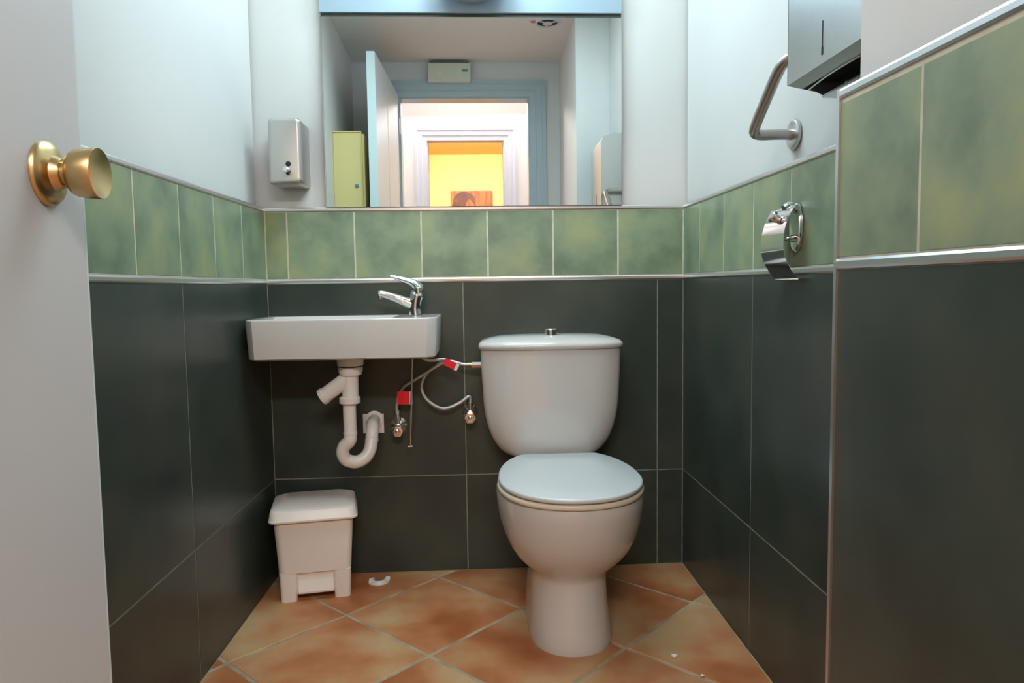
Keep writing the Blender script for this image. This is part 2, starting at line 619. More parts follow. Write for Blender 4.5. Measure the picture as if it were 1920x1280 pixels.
def tank_ring(z, hw, yf, yb=-0.012, bow=0.018, n=14, r=.035):
    pts = []
    for i in range(n + 1):
        u = -1 + 2 * i / n
        x = math.copysign(1 - (1 - abs(u)) ** 1.6, u)
        edge = 1 - abs(x) ** 6
        pts.append((TX + x * hw, yf + bow * x * x + (1 - edge) * r, z))
    pts += [(TX + hw * .985, yb - .02, z), (TX + hw * .95, yb, z), (TX - hw * .95, yb, z), (TX - hw * .985, yb - .02, z)]
    return pts


ts = [(.372, .098, -.130), (.378, .112, -.138), (.388, .134, -.148), (.402, .150, -.155), (.420, .1635, -.159), (.442, .1755, -.163), (.47, .186, -.165), (.50, .193, -.167), (.54, .1985, -.169),
      (.60, .2015, -.170), (.66, .2045, -.171), (.7005, .2055, -.171)]
obj('tank', loft([tank_ring(*s) for s in ts]), m_porc, t, smooth=True, angle=50)
ls = [(.7015, .2065, -.173), (.7045, .2105, -.178), (.712, .2115, -.180), (.7185, .2095, -.178), (.725, .203, -.170), (.7325, .180, -.150), (.738, .150, -.132), (.741, .08, -.118)]
obj('tank_lid', loft([tank_ring(z, hw, yf, -0.006 if hw > .2 else -.02 - (.2 - hw) * .2) for z, hw, yf in ls]), m_porc, t, smooth=True, angle=60)
b = obj('flush_button', lathe([(0, .0225), (.010, .023), (.020, .023), (.0225, .0205), (.0220, .012), (.0220, .011)], (TX + .003, -.10, .7365)), m_dchrome, t, smooth=True, angle=30)
b['label'] = 'chrome flush button'

# ------------------------------------------------------------------ basin
t = tag(empty('wash_basin', (-0.36, 0, 0.695)), 'small rectangular white wall-hung basin left of the toilet', 'basin')


def brect(x0, x1, yf, yb, c, z, cy=None):
    cy = cy or c
    return [(x0, yb, z), (x0, yf + cy, z), (x0 + c * .22, yf + cy * .55, z), (x0 + c, yf, z), (x1 - c, yf, z), (x1 - c * .22, yf + cy * .55, z), (x1, yf + cy, z), (x1, yb, z)]


a0, a1, yf = -0.6225, -0.1065, -0.272
R = [brect(a0 + .012, a1 - .012, yf + .008, -.002, .024, .6935, .030), brect(a0 + .006, a1 - .006, yf + .002, -.002, .024, .698, .030),
     brect(a0, a1, yf, -.002, .026, .797, .034), brect(a0 + .001, a1 - .001, yf + .001, -.002, .026, .8015, .034), brect(a0 + .004, a1 - .004, yf + .004, -.002, .026, .804, .034),
     brect(a0 + .022, a1 - .125, yf + .020, -.028, .020, .803, .020), brect(a0 + .026, a1 - .130, yf + .024, -.032, .020, .797, .02),
     brect(a0 + .045, a1 - .150, yf + .045, -.052, .02, .735, .02), brect(a0 + .10, a1 - .21, yf + .09, -.10, .02, .722, .02)]
obj('basin_body', loft(R), m_porc, t, smooth=True, angle=28)
obj('drain_strainer', lathe([(0, .021), (.0025, .021), (.003, .014), (.001, .012)], (-.356, -.17, .7220)), m_chrome, t, smooth=True, angle=30)

# tap
fx, fy = -0.178, -0.085
t = tag(empty('basin_tap', (fx, fy, 0.804)), 'chrome single-lever mixer tap on the right end of the basin', 'tap')
obj('base_ring', lathe([(0, .021), (.003, .021), (.005, .019)], (fx, fy, .804)), m_chrome, t, smooth=True, angle=30)
obj('tap_body', tube([(fx, fy, .806), (fx - .001, fy, .825), (fx + .001, fy, .845), (fx + .006, fy, .862), (fx + .010, fy, .872)], [.0215, .0205, .0215, .0220, .018], n=18), m_chrome, t, smooth=True)
sp = obj('spout', tube([(fx + .004, fy, .826), (fx - .020, fy - .004, .840), (fx - .056, fy - .011, .855), (fx - .092, fy - .018, .8675), (fx - .104, fy - .020, .8675)],
                  [.0185, .0150, .0112, .0096, .0088], n=16), m_chrome, t, smooth=True)
obj('aerator', lathe([(0, .0068), (.010, .0068)], (fx - .099, fy - .019, .853)), m_chrome, sp, smooth=True, angle=30)
obj('lever', tube([(fx + .010, fy, .868), (fx + .008, fy, .884), (fx - .008, fy - .002, .899), (fx - .035, fy - .006, .909), (fx - .070, fy - .010, .919)],
                  [.0215, .0215, .0150, .0110, .0060], n=16, flat=.75, side=(0, 1, 0)), m_chrome, t, smooth=True)

# waste trap
t = tag(empty('waste_trap', (-0.36, -0.17, 0.37)), 'white plastic waste trap hanging under the basin', 'drain pipe')
wx, wy = -0.3575, -0.17
obj('waste_cup', lathe([(.6945, .038), (.6725, .0365), (.6685, .0355)], (wx, wy, 0)), m_pvc, t, smooth=True, angle=30)
obj('union_nut', lathe([(.6655, .0310), (.6640, .0345), (.655, .0345), (.642, .030), (.640, .024)], (wx, wy, 0)), m_pvc, t, smooth=True, angle=30)
obj('gasket', lathe([(.6690, .0325), (.6645, .0325)], (wx, wy, 0)), m_black, t)
obj('tailpiece', lathe([(.642, .0235), (.575, .0230), (.570, .0235)], (wx - .002, wy, 0)), m_pvc, t, smooth=True, angle=30)
br = obj('branch', tube([(wx - .008, wy, .632), (-.432, wy, .584)], [.022, .022], n=20, smooth_path=False), m_pvc, t, smooth=True, angle=40)
obj('branch_cap', tube([(-.4315, wy, .5845), (-.4405, wy, .5788)], [.0245, .0235], n=20, smooth_path=False), m_pvc, br, smooth=True, angle=40)
obj('lower_nut', lathe([(.580, .027), (.577, .0295), (.563, .0295), (.560, .0255)], (wx - .004, wy, 0)), m_pvc, t, smooth=True, angle=30)
obj('pipe', lathe([(.562, .0185), (.476, .0182)], (wx - .006, wy, 0)), m_pvc, t, smooth=True, angle=30)
obj('pipe_collar', lathe([(.480, .0195), (.472, .0195)], (wx - .006, wy, 0)), m_pvc, t, smooth=True, angle=30)
obj('trap_bend', tube([(wx - .006, wy, .476), (wx - .008, wy, .455), (-.383, -.165, .436), (-.388, -.160, .414), (-.378, -.152, .394), (-.352, -.142, .386),
                       (-.328, -.132, .397), (-.316, -.122, .418), (-.3125, -.112, .442)], .0185, n=20), m_pvc, t, smooth=True)
obj('outlet_pipe', tube([(-.3125, -.112, .440), (-.3115, -.106, .462), (-.312, -.090, .479), (-.316, -.06, .483), (-.318, .004, .483)], .0185, n=20), m_pvc, t, smooth=True)
bm = lathe([(.438, .0192), (.442, .0195), (.446, .0192)], (-.3123, -.111, 0))
obj('ridge', bm, m_pvc, t, smooth=True)
pl = obj('wall_plate', B(-.3535, -.2895, -.005, 0.0, .4405, .5005), m_pvc, t, bevel=.0015)
obj('plate_ring', lathe([(0, .0275), (.004, .0275), (.006, .0235), (.004, .0195)], (-.318, -.005, .483), (0, -1, 0)), m_pvc, pl, smooth=True, angle=30)


# angle valves and hoses
def valve(name, x, y, z, label):
    t = tag(empty(name, (x, 0, z)), label, 'valve', 'angle valves under the basin')
    obj('escutcheon', lathe([(0, .024), (.002, .024), (.006, .016), (.010, .010)], (x, 0, z), (0, -1, 0)), m_dchrome, t, smooth=True, angle=40)
    obj('valve_body', lathe([(.004, .008), (.030, .008), (.032, .0105), (.042, .0105), (.043, .008)], (x, 0, z), (0, -1, 0)), m_dchrome, t, smooth=True, angle=30)
    obj('outlet', lathe([(0, .007), (.016, .007), (.017, .009), (.027, .009), (.028, .005)], (x, -.026, z + .004)), m_dchrome, t, smooth=True, angle=30)
    bm = bmesh.new()
    for k in range(1):
        pts = []
        n = 36
        rings = []
        for h, s in ((0, .92), (.003, 1), (.011, 1), (.014, .85), (.0145, .62), (.011, .55), (.011, .40), (.0145, .33), (.016, .1)):
            rings.append([(x + s * (.0185 + .0011 * math.cos(6 * 2 * PI * i / n)) * math.cos(2 * PI * i / n), -.043 - h,
                           z - .010 + s * (.0185 + .0011 * math.cos(6 * 2 * PI * i / n)) * math.sin(2 * PI * i / n)) for i in range(n)])
        loft(rings, bm=bm)
    obj('handle', bm, m_dchrome, t, smooth=True, angle=35)
    return t


valve('angle_valve', -.2440, 0, .4640, 'chrome angle valve on the wall between the waste pipe and the thin rod')
valve('angle_valve', -.0245, 0, .5000, 'chrome angle valve on the wall close beside the toilet tank')

t = tag(empty('toilet_hose', (-.1, -.03, .52)), 'braided hose looping from the valve to the side of the toilet tank', 'hose', 'braided water hoses')
obj('hose', tube([(-.0245, -.026, .528), (-.0230, -.028, .545), (-.030, -.032, .5515), (-.0584, -.036, .5325), (-.1068, -.040, .5180), (-.1530, -.044, .5464), (-.1690, -.046, .5871),
                  (-.1523, -.048, .6271), (-.1118, -.050, .6565), (-.0798, -.052, .6623), (-.045, -.055, .6535), (-.024, -.058, .6520)], .0050, n=10, k=8), m_braid, t, smooth=True)
obj('brass_sleeve', tube([(-.030, -.057, .652), (-.016, -.059, .652)], .0066, n=12, smooth_path=False), m_brass, t, smooth=True, angle=40)
obj('end_nut', tube([(-.016, -.059, .652), (.0125, -.062, .652)], .0095, n=6, smooth_path=False), m_dchrome, t)
obj('valve_sleeve', lathe([(0, .0045), (.022, .0045)], (-.0245, -.026, .522)), m_dchrome, t, smooth=True, angle=40)

t = tag(empty('basin_hose', (-.2, -.04, .5)), 'braided hose rising from the valve beside the waste pipe towards the basin', 'hose', 'braided water hoses')
obj('hose', tube([(-.2440, -.026, .492), (-.2462, -.030, .5225), (-.2400, -.034, .5548), (-.2226, -.042, .5860), (-.1935, -.052, .6057), (-.1529, -.064, .6308), (-.1080, -.074, .6585),
                  (-.0900, -.079, .6665), (-.1020, -.082, .6720), (-.1425, -.083, .6700), (-.170, -.085, .684), (-.178, -.085, .6930)], .0050, n=10, k=8), m_braid, t, smooth=True)
obj('end_sleeve', lathe([(0, .0062), (.024, .0062)], (-.2440, -.026, .490)), m_dchrome, t, smooth=True, angle=40)


def hose_tag(name, p, u, v, w_, h, label):
    u, v = Vector(u).normalized(), Vector(v).normalized()
    n = u.cross(v)
    t = tag(empty(name, p), label, 'tag', 'red tags on the hoses')
    P = Vector(p)
    for nm, a, b, m in (('label_face', -w_ / 2, w_ * .30, m_red), ('label_end', w_ * .30, w_ / 2, m_paper)):
        rings = []
        for uu in (a, (a + b) / 2, b):
            k = .002 * math.cos(uu / w_ * PI)
            rings.append([P + u * uu + v * vv + n * (k + nn) for vv, nn in ((-h / 2, -.0007), (h / 2, -.0007), (h / 2, .0007), (-h / 2, .0007))])
        obj(nm, loft(rings), m, t)


hose_tag('hose_tag', (-.0770, -.0895, .6570), (.85, 0, -.45), (.45, 0, .85), .045, .021, 'tilted red tag on the hoses near the toilet tank')
hose_tag('hose_tag', (-.2185, -.054, .5555), (1, 0, -.02), (.02, 0, 1), .046, .039, 'square red tag on the hose above the left valve')

t = tag(empty('popup_rod', (-.200, -.075, .40)), 'thin vertical metal rod hanging below the tap end of the basin', 'rod')
obj('rod', tube([(-.1905, -.072, .700), (-.2045, -.072, .412)], .0032, n=10, smooth_path=False), m_dchrome, t, smooth=True)
obj('rod_end', tube([(-.2115, -.072, .412), (-.198, -.072, .412)], .0032, n=10, smooth_path=False), m_dchrome, t, smooth=True)

# ------------------------------------------------------------------ waste bin
RZ = math.radians(10)
bx0, by0 = -0.4835, -0.117
t = tag(empty('waste_bin', (bx0, by0, 0), RZ), 'ivory plastic pedal bin standing on the floor under the basin', 'bin')
mx = Matrix.Translation((bx0, by0, 0)) @ Matrix.Rotation(RZ, 4, 'Z')


def part(name, bm, m, parent, **k):
    bmesh.ops.transform(bm, matrix=mx, verts=bm.verts)
    return obj(name, bm, m, parent, **k)


def ring(z, hx, hy, r=.02, cy=0.0): return rrect(0, cy, hx, hy, r, z, 5)


part('bin_body', loft([ring(.020, .0950, .0665, .016, .0035), ring(.082, .0985, .0700, .016, .0035), ring(.083, .1000, .0745), ring(.245, .1100, .0840)]), m_bin, t, smooth=True, angle=40)
for sx in (-1, 1):
    part('foot', loft([rrect(sx * .0740, -.0590, .0225 + k, .0120 + k, .011, z, 4) for z, k in ((0.0, 0), (.083, .003))]), m_bin, t, smooth=True, angle=40)
    part('foot', loft([rrect(sx * .0785, .054, .0175, .0155, .012, z, 4) for z in (0.0, .024)]), m_bin, t, smooth=True, angle=40)
part('pedal', loft([[(-.046, -.058, .078), (.048, -.058, .078), (.048, -.0640, .078), (-.046, -.0640, .078)],
                    [(-.047, -.058, .060), (.049, -.058, .060), (.049, -.0690, .060), (-.047, -.0690, .060)],
                    [(-.048, -.058, .028), (.050, -.058, .028), (.050, -.0770, .028), (-.048, -.0770, .028)],
                    [(-.048, -.058, .022), (.050, -.058, .022), (.050, -.0760, .022), (-.048, -.0760, .022)]]), m_bin, t, bevel=.0012)
part('bin_lid', loft([ring(.2350, .1195, .0910, .020, -.001), ring(.2360, .1225, .0938, .022, -.001), ring(.2405, .1228, .0942, .022, -.001), ring(.2425, .1212, .0926, .022, -.001),
                      ring(.2620, .1180, .0896, .022, 0), ring(.2660, .1165, .0880, .022, .001), ring(.2690, .1130, .0840, .022, .003), ring(.2705, .1085, .0790, .022, .006),
                      ring(.2740, .0980, .0640, .022, .016), ring(.2765, .0880, .0500, .022, .027)]),
     m_bin, t, smooth=True, angle=30)

# ------------------------------------------------------------------ mirror, panel above it and its lamp
t = tag(empty('mirror', (0, 0, 1.128)), 'wide frameless mirror on the white back wall above the green tiles', 'mirror')
obj('glass', B(-.4400, .4475, -.0065, -.0005, 1.1275, 1.680), m_mirror, t)
obj('backing_board', B(-.4360, .4440, .0, .0115, 1.131, 1.676), m_grey, t)
obj('edge_strip', B(-.4425, -.4402, -.0075, .0115, 1.1275, 1.684), m_chrome, t)
obj('edge_strip', B(.4477, .4495, -.0075, .0115, 1.1275, 1.684), m_chrome, t)
obj('shadow_gap_strip', B(-.4402, .4477, -.006, .0115, 1.6802, 1.6890), m_dark, t)  # dark strip stands in for the shadow between mirror and panel
t = tag(empty('mirror_light_panel', (0, 0, 1.69)), 'pale blue lacquered panel above the mirror', 'panel')
obj('panel_board', B(-.4440, .4490, -.014, .0115, 1.6895, 2.02), m_panel, t, bevel=.002)
t = tag(empty('wall_lamp', (.002, -.014, 1.76)), 'round bowl lamp on the pale blue panel, cut off by the top edge', 'lamp')
obj('lamp_bowl', loft([[(.002 + r * math.cos(2 * PI * i / 36), -.016 - d - .5 * r * (1 + math.sin(2 * PI * i / 36)), z) for i in range(36)] for z, r, d in
                       ((1.7085, .012, .028), (1.7110, .045, .020), (1.720, .075, .012), (1.735, .095, .006), (1.76, .105, 0.002), (1.775, .108, 0.0))]), m_bowl, t, smooth=True)
obj('lamp_bracket', B(-.03, .034, -.020, -.014, 1.72, 1.80), m_chrome, t)
t = tag(empty('added_ceiling_lamp', (0, -.55, 2.16)), 'flat square lamp panel added unseen on the ceiling to carry the cool light', 'lamp')  # added fixture, out of view, housing the cool light
obj('added_housing', B(-.40, .40, -.93, -.17, 2.165, HC - .001), m_white, t, bevel=.004)
obj('added_diffuser', B(-.38, .38, -.91, -.19, 2.160, 2.165), m_bowl, t)

# soap dispenser
t = tag(empty('soap_dispenser', (-.5355, -.012, 1.18)), 'brushed steel soap dispenser on the back wall left of the mirror', 'dispenser')
sx0, sx1, sz0, sz1 = -.5830, -.4905, 1.1830, 1.3700


def srect(y, i, r):
    h = (sx1 - sx0) / 2 - i
    v = (sz1 - sz0) / 2 - i
    return [(p[0], y, p[1]) for p in [(q[0], q[1]) for q in rrect((sx0 + sx1) / 2, (sz0 + sz1) / 2, h, v, r, 0, 5)]]


obj('dispenser_body', loft([srect(.0115, 0, .012), srect(-.088, 0, .012), srect(-.096, .0025, .012), srect(-.0985, .007, .010), srect(-.0990, .010, .008)]), m_steel, t, smooth=True, angle=25)
obj('sight_glass', lathe([(0, .0075), (.0012, .0075), (.0016, .0068)], (-.5270, -.0985, 1.2400), (0, -1, 0)), m_black, t, smooth=True, angle=30)
pv = obj('push_valve', lathe([(0, .0085), (.004, .0085), (.008, .0065), (.020, .0065), (.0215, .0055)], (-.5275, -.0985, 1.2215), (0, -1, 0)), m_chrome, t, smooth=True, angle=30)
obj('push_button', lathe([(0, .0075), (.006, .008), (.008, .006)], (-.5285, -.1190, 1.2205), (0, -1, 0)), m_chrome, pv, smooth=True, angle=30)
obj('spout', tube([(-.5275, -.106, 1.2195), (-.5275, -.111, 1.211)], [.005, .004], n=12, smooth_path=False), m_black, t, smooth=True)

# ------------------------------------------------------------------ right wall fittings
# paper towel dispenser
t = tag(empty('towel_dispenser', (.60, -1.08, 1.225)), 'steel paper towel dispenser with a dark slot underneath, on the right wall', 'dispenser')
DX0, DX1, DY0, DY1, DZ0, DZ1 = .550, .6525, -1.215, -.950, 1.2265, 1.536
th = .0015
prof = [(DX1, 1.206), (DX1 - .035, 1.2085), (DX0 + .052, 1.216), (DX0, DZ0), (DX0, DZ1 - .035), (DX0 + .012, DZ1 - .012), (DX0 + .045, DZ1), (DX1, DZ1)]
# front and top shell, open below
outer = prof[3:]
inner = [(DX1, DZ1 - th), (DX0 + .045, DZ1 - th), (DX0 + .012 + th, DZ1 - .012 - th), (DX0 + th, DZ1 - .035), (DX0 + th, DZ0)]
fs = obj('front_shell', prism(outer + inner, lambda a, b, d: (a, d, b), DY0, DY1), m_steel, t)
for nm, y0, y1 in (('end_plate', DY1 - th, DY1 + .0003), ('end_plate', DY0 - .0003, DY0 + th)):
    obj(nm, prism(prof, lambda a, b, d: (a, d, b), y0, y1), m_steel, t)
obj('sight_slot', B(DX0 - .0006, DX0 + .001, -1.0795, -1.0770, 1.232 + .014, 1.292), m_black, fs)
obj('slot_foot', B(DX0 - .0008, DX0 + .001, -1.0805, -1.0760, 1.2395, 1.252), m_black, fs)
# curved lip and the dark inside
lip = [(DX0 + .0002, DZ0), (DX0 + .027, DZ0 - .0054), (DX0 + .027, DZ0 - .0039), (DX0 + .0002, DZ0 + .0015)]
obj('lower_lip', prism(lip, lambda a, b, d: (a, d, b), DY0 + th, DY1 - th), m_steel, t)
obj('dark_inside', B(DX0 + .006, DX1 - .002, DY0 + .003, DY1 - .003, 1.232, 1.34), m_black, t)  # black block stands in for the shade inside the open bottom
n = 18
cur = [(DY0 + .004 + (DY1 - DY0 - .008) * i / n) for i in range(n + 1)]
bm = loft([[(DX0 + .0345 - .008 * (1 - (2 * i / n - 1) ** 2) + k, y, 1.2196 + .0012 * (1 - (2 * i / n - 1) ** 2) - .0015 * j) for k, j in ((0, 0), (.003, 0), (.003, 1), (0, 1))] for i, y in enumerate(cur)])
obj('slot_edge', bm, m_dchrome, t, smooth=True, angle=40)
obj('bottom_plate', prism([(DX1 - .040, 1.2065), (DX1, 1.2045), (DX1, 1.208), (DX1 - .040, 1.210)], lambda a, b, d: (a, d, b), DY0, DY1), m_steel, t)

# grab bar
t = tag(empty('grab_bar', (.6525, -.75, 1.18)), 'bent satin steel grab bar on the right wall behind the paper towel dispenser', 'grab bar')
wxp = .6525
obj('tube', tube([(wxp - .004, -.7530, 1.1830), (.610, -.7535, 1.1830), (.580, -.7560, 1.1820), (.5635, -.766, 1.1850), (.5600, -.785, 1.1990), (.5595, -.835, 1.2330), (.5595, -.880, 1.2640), (.562, -.905, 1.2790), (.575, -.918, 1.2860), (.60, -.922, 1.288), (wxp - .004, -.922, 1.288)],
                 0.0105, n=14, k=6), m_bar, t, smooth=True)
for yy, zz in ((-.7530, 1.1830), (-.922, 1.288)):
    obj('flange', lathe([(0, .030), (.002, .0305), (.006, .0295), (.0075, .026), (.0080, .0115)], (wxp, yy, zz), (-1, 0, 0)), m_steel, t, smooth=True, angle=30)

# toilet roll holder
t = tag(empty('roll_holder', (.640, -.79, .90)), 'empty chrome toilet roll holder with a curved flap on the green tiles', 'roll holder')
hx = .6395
obj('back_plate', loft([[(x, -.800 + s * .024 * math.cos(2 * PI * i / 32), .992 + s * .048 * math.sin(2 * PI * i / 32)) for i in range(32)] for x, s in ((hx, 1), (hx - .004, 1), (hx - .007, .93))]), m_chrome, t, smooth=True, angle=30)
pf = [(.6285, 1.0330), (.6170, 1.0270), (.6060, 1.0080), (.5990, .9840), (.5975, .9620), (.5980, .9450), (.6030, .9280), (.6110, .9130), (.6210, .8990), (.6300, .8900)]
outr = catmull([(a, 0, b) for a, b in pf], 4)
inn = []
for i, p in enumerate(outr):
    q = (outr[min(i + 1, len(outr) - 1)] - outr[max(i - 1, 0)]).normalized()
    inn.append(p + Vector((-q.z, 0, q.x)) * .0012)
poly = [(p.x, p.z) for p in outr] + [(p.x, p.z) for p in reversed(inn)]
obj('flap', prism(poly, lambda a, b, d: (a, d, b), -.832, -.722), m_chrome, t, smooth=True, angle=30)
obj('hinge_arm', tube([(hx - .005, -.79, 1.028), (.628, -.79, 1.034), (.618, -.79, 1.028)], .011, n=14, side=(0, 1, 0)), m_chrome, t, smooth=True)
obj('hinge_pin', tube([(.6235, -.834, 1.029), (.6235, -.720, 1.029)], .0055, n=12, smooth_path=False), m_chrome, t, smooth=True, angle=40)
obj('flap_knob', lathe([(0, .009), (.008, .009), (.010, .012), (.016, .012), (.018, .010)], (.611, -.775, 1.0105), (-.85, 0, .5)), m_dchrome, t, smooth=True, angle=30)
obj('roll_arm', tube([(hx - .004, -.800, .975), (.622, -.800, .972), (.613, -.792, .971), (.612, -.770, .971), (.612, -.728, .971)], .0045, n=12), m_chrome, t, smooth=True)
obj('flap_edge', tube([(.6300, -.832, .8900), (.6300, -.722, .8900)], .0022, n=8, smooth_path=False), m_chrome, t, smooth=True)

# ------------------------------------------------------------------ the open door with its brass knob
p_free, p_hinge = Vector((-.4590, -1.335, 0)), Vector((-.4330, -2.128, 0))
du = (p_hinge - p_free).normalized()
dn = Vector((-du.y, du.x, 0))          # towards +X
if dn.x < 0: dn = -dn
door = struct(empty('door_1', p_hinge))


def dpos(u, n, z): return p_free + du * u + dn * n + Vector((0, 0, z))


LW = (p_hinge - p_free).length


def dbox(u0_, u1_, n0, n1, z0, z1):
    return loft([[dpos(u0_, n0, z), dpos(u1_, n0, z), dpos(u1_, n1, z), dpos(u0_, n1, z)] for z in (z0, z1)])


obj('leaf_panel', dbox(.003, .364, -.0400, 0, .008, 2.000), m_white, door)
obj('leaf_panel', dbox(.380, LW, -.0400, 0, .008, 2.000), m_white, door)
obj('leaf_core', dbox(.364, .380, -.036, -.006, .008, 1.998), m_blue, door)
e = obj('leaf_edge', dbox(0, .003, -.0402, .0002, .008, 2.0005), m_edge, door)
e['label'] = 'free edge of the door, tinted pale blue for the cool lamp light'
kc = .078
o_ = dpos(kc, 0, 1.0110)
kb = obj('knob', lathe([(.0190, .0125), (.0245, .0130), (.0255, .0165), (.0262, .0200), (.0285, .0230), (.0325, .0250), (.0400, .0263), (.0545, .0272), (.0555, .0266), (.0545, .0235), (.0515, .0150), (.0505, .0040)],
                      o_, dn, n=40), m_brass, door, smooth=True, angle=45)
kb['label'] = 'brass cup-shaped door knob'
obj('rose', lathe([(0, .0345), (.0030, .0345), (.0065, .0315), (.0090, .0250), (.0110, .0185), (.0160, .0165), (.0185, .0150), (.0190, .0100)], o_, dn, n=40), m_brass, kb, smooth=True, angle=45)
obj('spindle', lathe([(.0160, .0105), (.0250, .0105)], o_, dn, n=20), m_brass, kb, smooth=True, angle=45)
obj('latch_plate', dbox(-.0008, .003, -.031, -.009, .955, 1.070), m_brass, door)
for zz in (.25, 1.05, 1.78):
    obj('hinge', lathe([(0, .007), (.09, .007)], dpos(LW + .004, .006, zz), n=12), m_dchrome, door, smooth=True, angle=40)

# door casing (blue-grey) round the opening
fr1 = struct(empty('trim_20', (-.05, YD, 0)))


def casing(x0, x1, z1, w_, y, t_, parent, m, dirn=1):
    """three mitred boards round an opening; y = wall face, dirn=+1 board sits at larger y"""
    for a in ('l', 'r', 't'):
        steps = [(0, 0), (0, .55), (.35, .55), (.40, .80), (.75, .80), (.80, 1.0), (1, 1.0), (1, 0)]
        if a == 't':
            rings = []
            for e_, sgn in ((x0, -1), (x1, 1)):
                rings.append([(e_ + sgn * w_ * k, y + dirn * t_ * h, z1 + w_ * k) for k, h in steps])
        else:
            e_, sgn = (x0, -1) if a == 'l' else (x1, 1)
            rings = []
            for zb_ in (0, 1):
                rings.append([(e_ + sgn * w_ * k, y + dirn * t_ * h, (z1 + w_ * k) if zb_ else 0.0) for k, h in steps])
        obj('casing_board', loft(rings), m, parent)


casing(OX0 + .004, OX1 - .004, OZ - .004, .094, YD + .0005, .022, fr1, m_blue)
for x0, x1 in ((OX0, OX0 + .012), (OX1 - .012, OX1)):
    obj('jamb', B(x0, x1, YD - .100, YD, 0, OZ), m_blue, fr1)
obj('jamb_head', B(OX0 + .012, OX1 - .012, YD - .100, YD, OZ - .012, OZ), m_blue, fr1)

# ------------------------------------------------------------------ things seen in the mirror, inside the room
t = tag(empty('exit_sign', (-.131, YD, 2.055)), 'flat emergency light box above the doorway, seen in the mirror', 'sign')
obj('sign_body', B(-.2540, -.0090, YD + .024, YD + .062, 2.060, 2.166), m_sign, t, bevel=.004)
obj('sign_top_shadow', B(-.2450, -.0180, YD + .024, YD + .058, 2.1665, 2.1735), m_signdark, t)  # dark strip stands in for the shadow along the top of the box
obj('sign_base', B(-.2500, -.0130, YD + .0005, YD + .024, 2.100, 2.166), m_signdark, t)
obj('pictogram', B(-.0580, -.0250, YD + .062, YD + .0626, 2.117, 2.131), m_pictogram, t)
obj('lens', B(-.0850, -.0760, YD + .062, YD + .0630, 2.088, 2.134), m_lampyellow, t)
obj('lens', B(-.1950, -.1750, YD + .062, YD + .0630, 2.092, 2.118), m_lampyellow, t)
obj('lower_rail', B(-.2500, -.0130, YD + .062, YD + .0645, 2.064, 2.074), m_sign, t)

t = tag(empty('ceiling_vent', (.377, -1.482, HC)), 'round white ceiling vent with a dark slot, seen at the top of the mirror', 'vent')
vc = (.377, -1.482, HC)
obj('outer_ring', lathe([(0, .068), (.003, .068), (.008, .060), (.008, .052), (.003, .050)], vc, (0, 0, -1), n=36), m_white, t, smooth=True, angle=30)
obj('dark_throat', lathe([(.0005, .051), (.0035, .051)], vc, (0, 0, -1), n=36), m_black, t)
obj('hub', lathe([(.003, .020), (.010, .024), (.013, .020), (.0135, .005)], vc, (0, 0, -1), n=28), m_white, t, smooth=True, angle=40)
for k in range(3):
    a = 2 * PI * k / 3 + .5
    bm = B(.020, .052, -.005, .005, -.0075, -.0035)
    bmesh.ops.transform(bm, matrix=Matrix.Translation(vc) @ Matrix.Rotation(a, 4, 'Z'), verts=bm.verts)
    obj('spoke', bm, m_white, t)
t = tag(empty('indicator_lamp', (.318, -1.455, HC)), 'small round reddish indicator on the ceiling beside the vent, seen in the mirror', 'lamp')
obj('lamp_base', lathe([(0, .019), (.003, .019), (.005, .016)], (.303, -1.462, HC), (0, 0, -1), n=24), m_white, t, smooth=True, angle=30)
obj('red_lens', lathe([(.005, .014), (.009, .011), (.011, .004)], (.303, -1.462, HC), (0, 0, -1), n=24), m_redlamp, t, smooth=True)

t = tag(empty('wall_cabinet', (-.60, -1.46, 1.05)), 'shallow yellow steel cabinet on the left wall behind the door, seen in the mirror', 'cabinet')
obj('cabinet_body', B(-.680, -.545, -1.640, -1.402, 1.020, 1.638), m_locker, t, bevel=.003)
obj('cabinet_lip', B(-.545, -.541, -1.640, -1.398, 1.014, 1.642), m_locker, t)
obj('cabinet_cap', B(-.680, -.541, -1.640, -1.396, 1.638, 1.644), m_locker, t)
obj('cam_lock', lathe([(0, .010), (.003, .010), (.005, .007)], (-.570, -1.402, 1.382), (0, 1, 0), n=20), m_lock, t, smooth=True, angle=30)
obj('door_panel', B(-.541, -.530, -1.632, -1.408, 1.024, 1.632), m_locker, t, bevel=.002)

# ------------------------------------------------------------------ corridor and yellow room beyond (seen in the mirror)
YC = -3.42
struct(obj('floor_corridor', B(-1.8, 1.8, YC - .02, YD - .10, -.06, -.0025), m_terra))
struct(obj('ceiling_corridor', B(-1.8, 1.8, YC - .1, YD - .10, 2.45, 2.53), m_corridor))
D0, D1, DZ = -.357, .236, 2.000
poly = [(-1.8, -.02), (D0, -.02), (D0, DZ), (D1, DZ), (D1, -.02), (1.8, -.02), (1.8, 2.45), (-1.8, 2.45)]
struct(obj('wall_corridor', prism(poly, lambda a, b, d: (a, d, b), YC, YC - .12), m_corridor))
poly = [(-1.8, -.02), (-.80, -.02), (-.80, HC + .08), (.80, HC + .08), (.80, -.02), (1.8, -.02), (1.8, 2.45), (-1.8, 2.45)]
struct(obj('wall_corridor_side', prism(poly, lambda a, b, d: (a, d, b), YD - .04, YD - .10), m_corridor))
struct(obj('wall_corridor_left', B(-1.9, -1.8, YC - .1, YD - .04, -.02, 2.45), m_corridor))
struct(obj('wall_corridor_right', B(1.8, 1.9, YC - .1, YD - .04, -.02, 2.45), m_corridor))
fr2 = struct(empty('door_2', (-.06, YC, 0)))
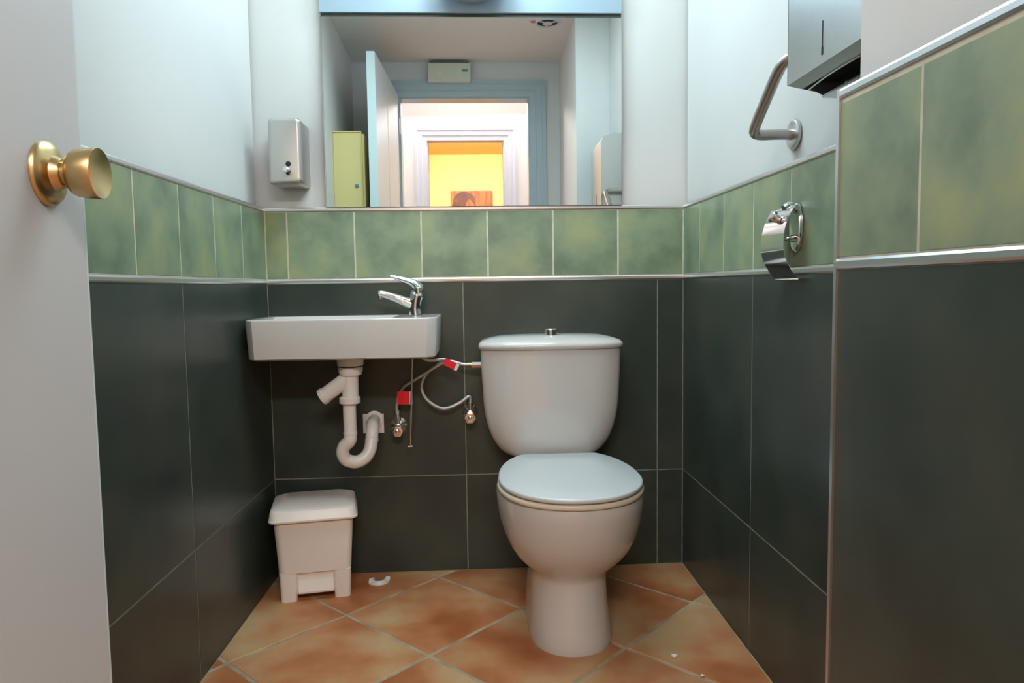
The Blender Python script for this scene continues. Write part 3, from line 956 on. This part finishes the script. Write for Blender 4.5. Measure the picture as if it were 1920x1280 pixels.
casing(D0 + .004, D1 - .004, DZ - .004, .092, YC + .0005, .020, fr2, m_frame_far)
for x0, x1 in ((D0, D0 + .012), (D1 - .012, D1)):
    obj('jamb', B(x0, x1, YC - .12, YC, 0, DZ), m_frame_far, fr2)
YY = -5.70
struct(obj('wall_yellow', B(-1.8, 1.8, YY - .1, YY, -.02, 2.32), m_yellow))
struct(obj('ceiling_yellow_room', B(-1.8, 1.8, YY - .1, YC - .12, 2.298, 2.36), m_yellow))
struct(obj('floor_yellow_room', B(-1.8, 1.8, YY, YC - .12, -.06, -.0025), m_terra))
struct(obj('wall_yellow_left', B(-1.9, -1.8, YY - .1, YC - .12, -.02, 2.32), m_yellow))
struct(obj('wall_yellow_right', B(1.8, 1.9, YY - .1, YC - .12, -.02, 2.32), m_yellow))
t = tag(empty('wall_picture', (-.03, YY, 1.60)), 'orange and brown print on the yellow wall, seen through both doorways in the mirror', 'picture')
obj('picture_board', B(-.252, .195, YY + .0005, YY + .020, 1.600, 1.912), m_picture, t)
m_brown = mat('brown_print', srgb(84, 38, 12), 0.5, col2=srgb(118, 56, 16), scale=20)
hp = [(-.245, 1.62), (-.238, 1.75), (-.225, 1.83), (-.19, 1.88), (-.13, 1.902), (-.06, 1.895), (-.005, 1.86), (.012, 1.80), (.016, 1.74), (-.02, 1.79), (-.05, 1.825), (-.085, 1.79), (-.10, 1.74), (-.105, 1.62)]
obj('brown_shape', prism(hp, lambda a, b, d: (a, d, b), YY + .020, YY + .0206), m_brown, t)

# ------------------------------------------------------------------ scraps on the floor
t = tag(empty('paper_scrap', (-.3065, -.072, 0)), 'curled white paper scrap on the floor by the back wall', 'paper')
pts = [(-.330, -.060), (-.331, -.084), (-.318, -.094), (-.300, -.095), (-.287, -.082), (-.283, -.056)]
bm = bmesh.new()
path = catmull([(x, y, 0) for x, y in pts], 4)
rings = []
for i, p in enumerate(path):
    q = (path[min(i + 1, len(path) - 1)] - path[max(i - 1, 0)]).normalized()
    s = Vector((-q.y, q.x, 0))
    rings.append([p + s * .0075 + Vector((0, 0, .0005)), p - s * .0075 + Vector((0, 0, .0005)), p - s * .0065 + Vector((0, 0, .006 + .003 * math.sin(i))), p + s * .006 + Vector((0, 0, .009))])
obj('scrap', loft(rings, bm=bm), m_paper, t)
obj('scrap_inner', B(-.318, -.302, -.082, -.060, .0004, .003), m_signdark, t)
for (x, y, r, lab) in ((.4546, -.5816, .0075, 'larger white crumb on the right-hand floor grout line'), (.4949, -.6699, .0045, 'smaller white crumb at the bottom edge of the picture')):
    bm = bmesh.new()
    bmesh.ops.create_icosphere(bm, subdivisions=2, radius=r)
    for v in bm.verts:
        v.co = Vector((v.co.x, v.co.y * .8, v.co.z * .6)) * random.uniform(.8, 1.15)
    zb = min(v.co.z for v in bm.verts)
    bmesh.ops.translate(bm, verts=bm.verts, vec=(x, y, -zb + .0002))
    tag(obj('paper_crumb', bm, m_paper, None), lab, 'crumb', 'white crumbs on the floor')
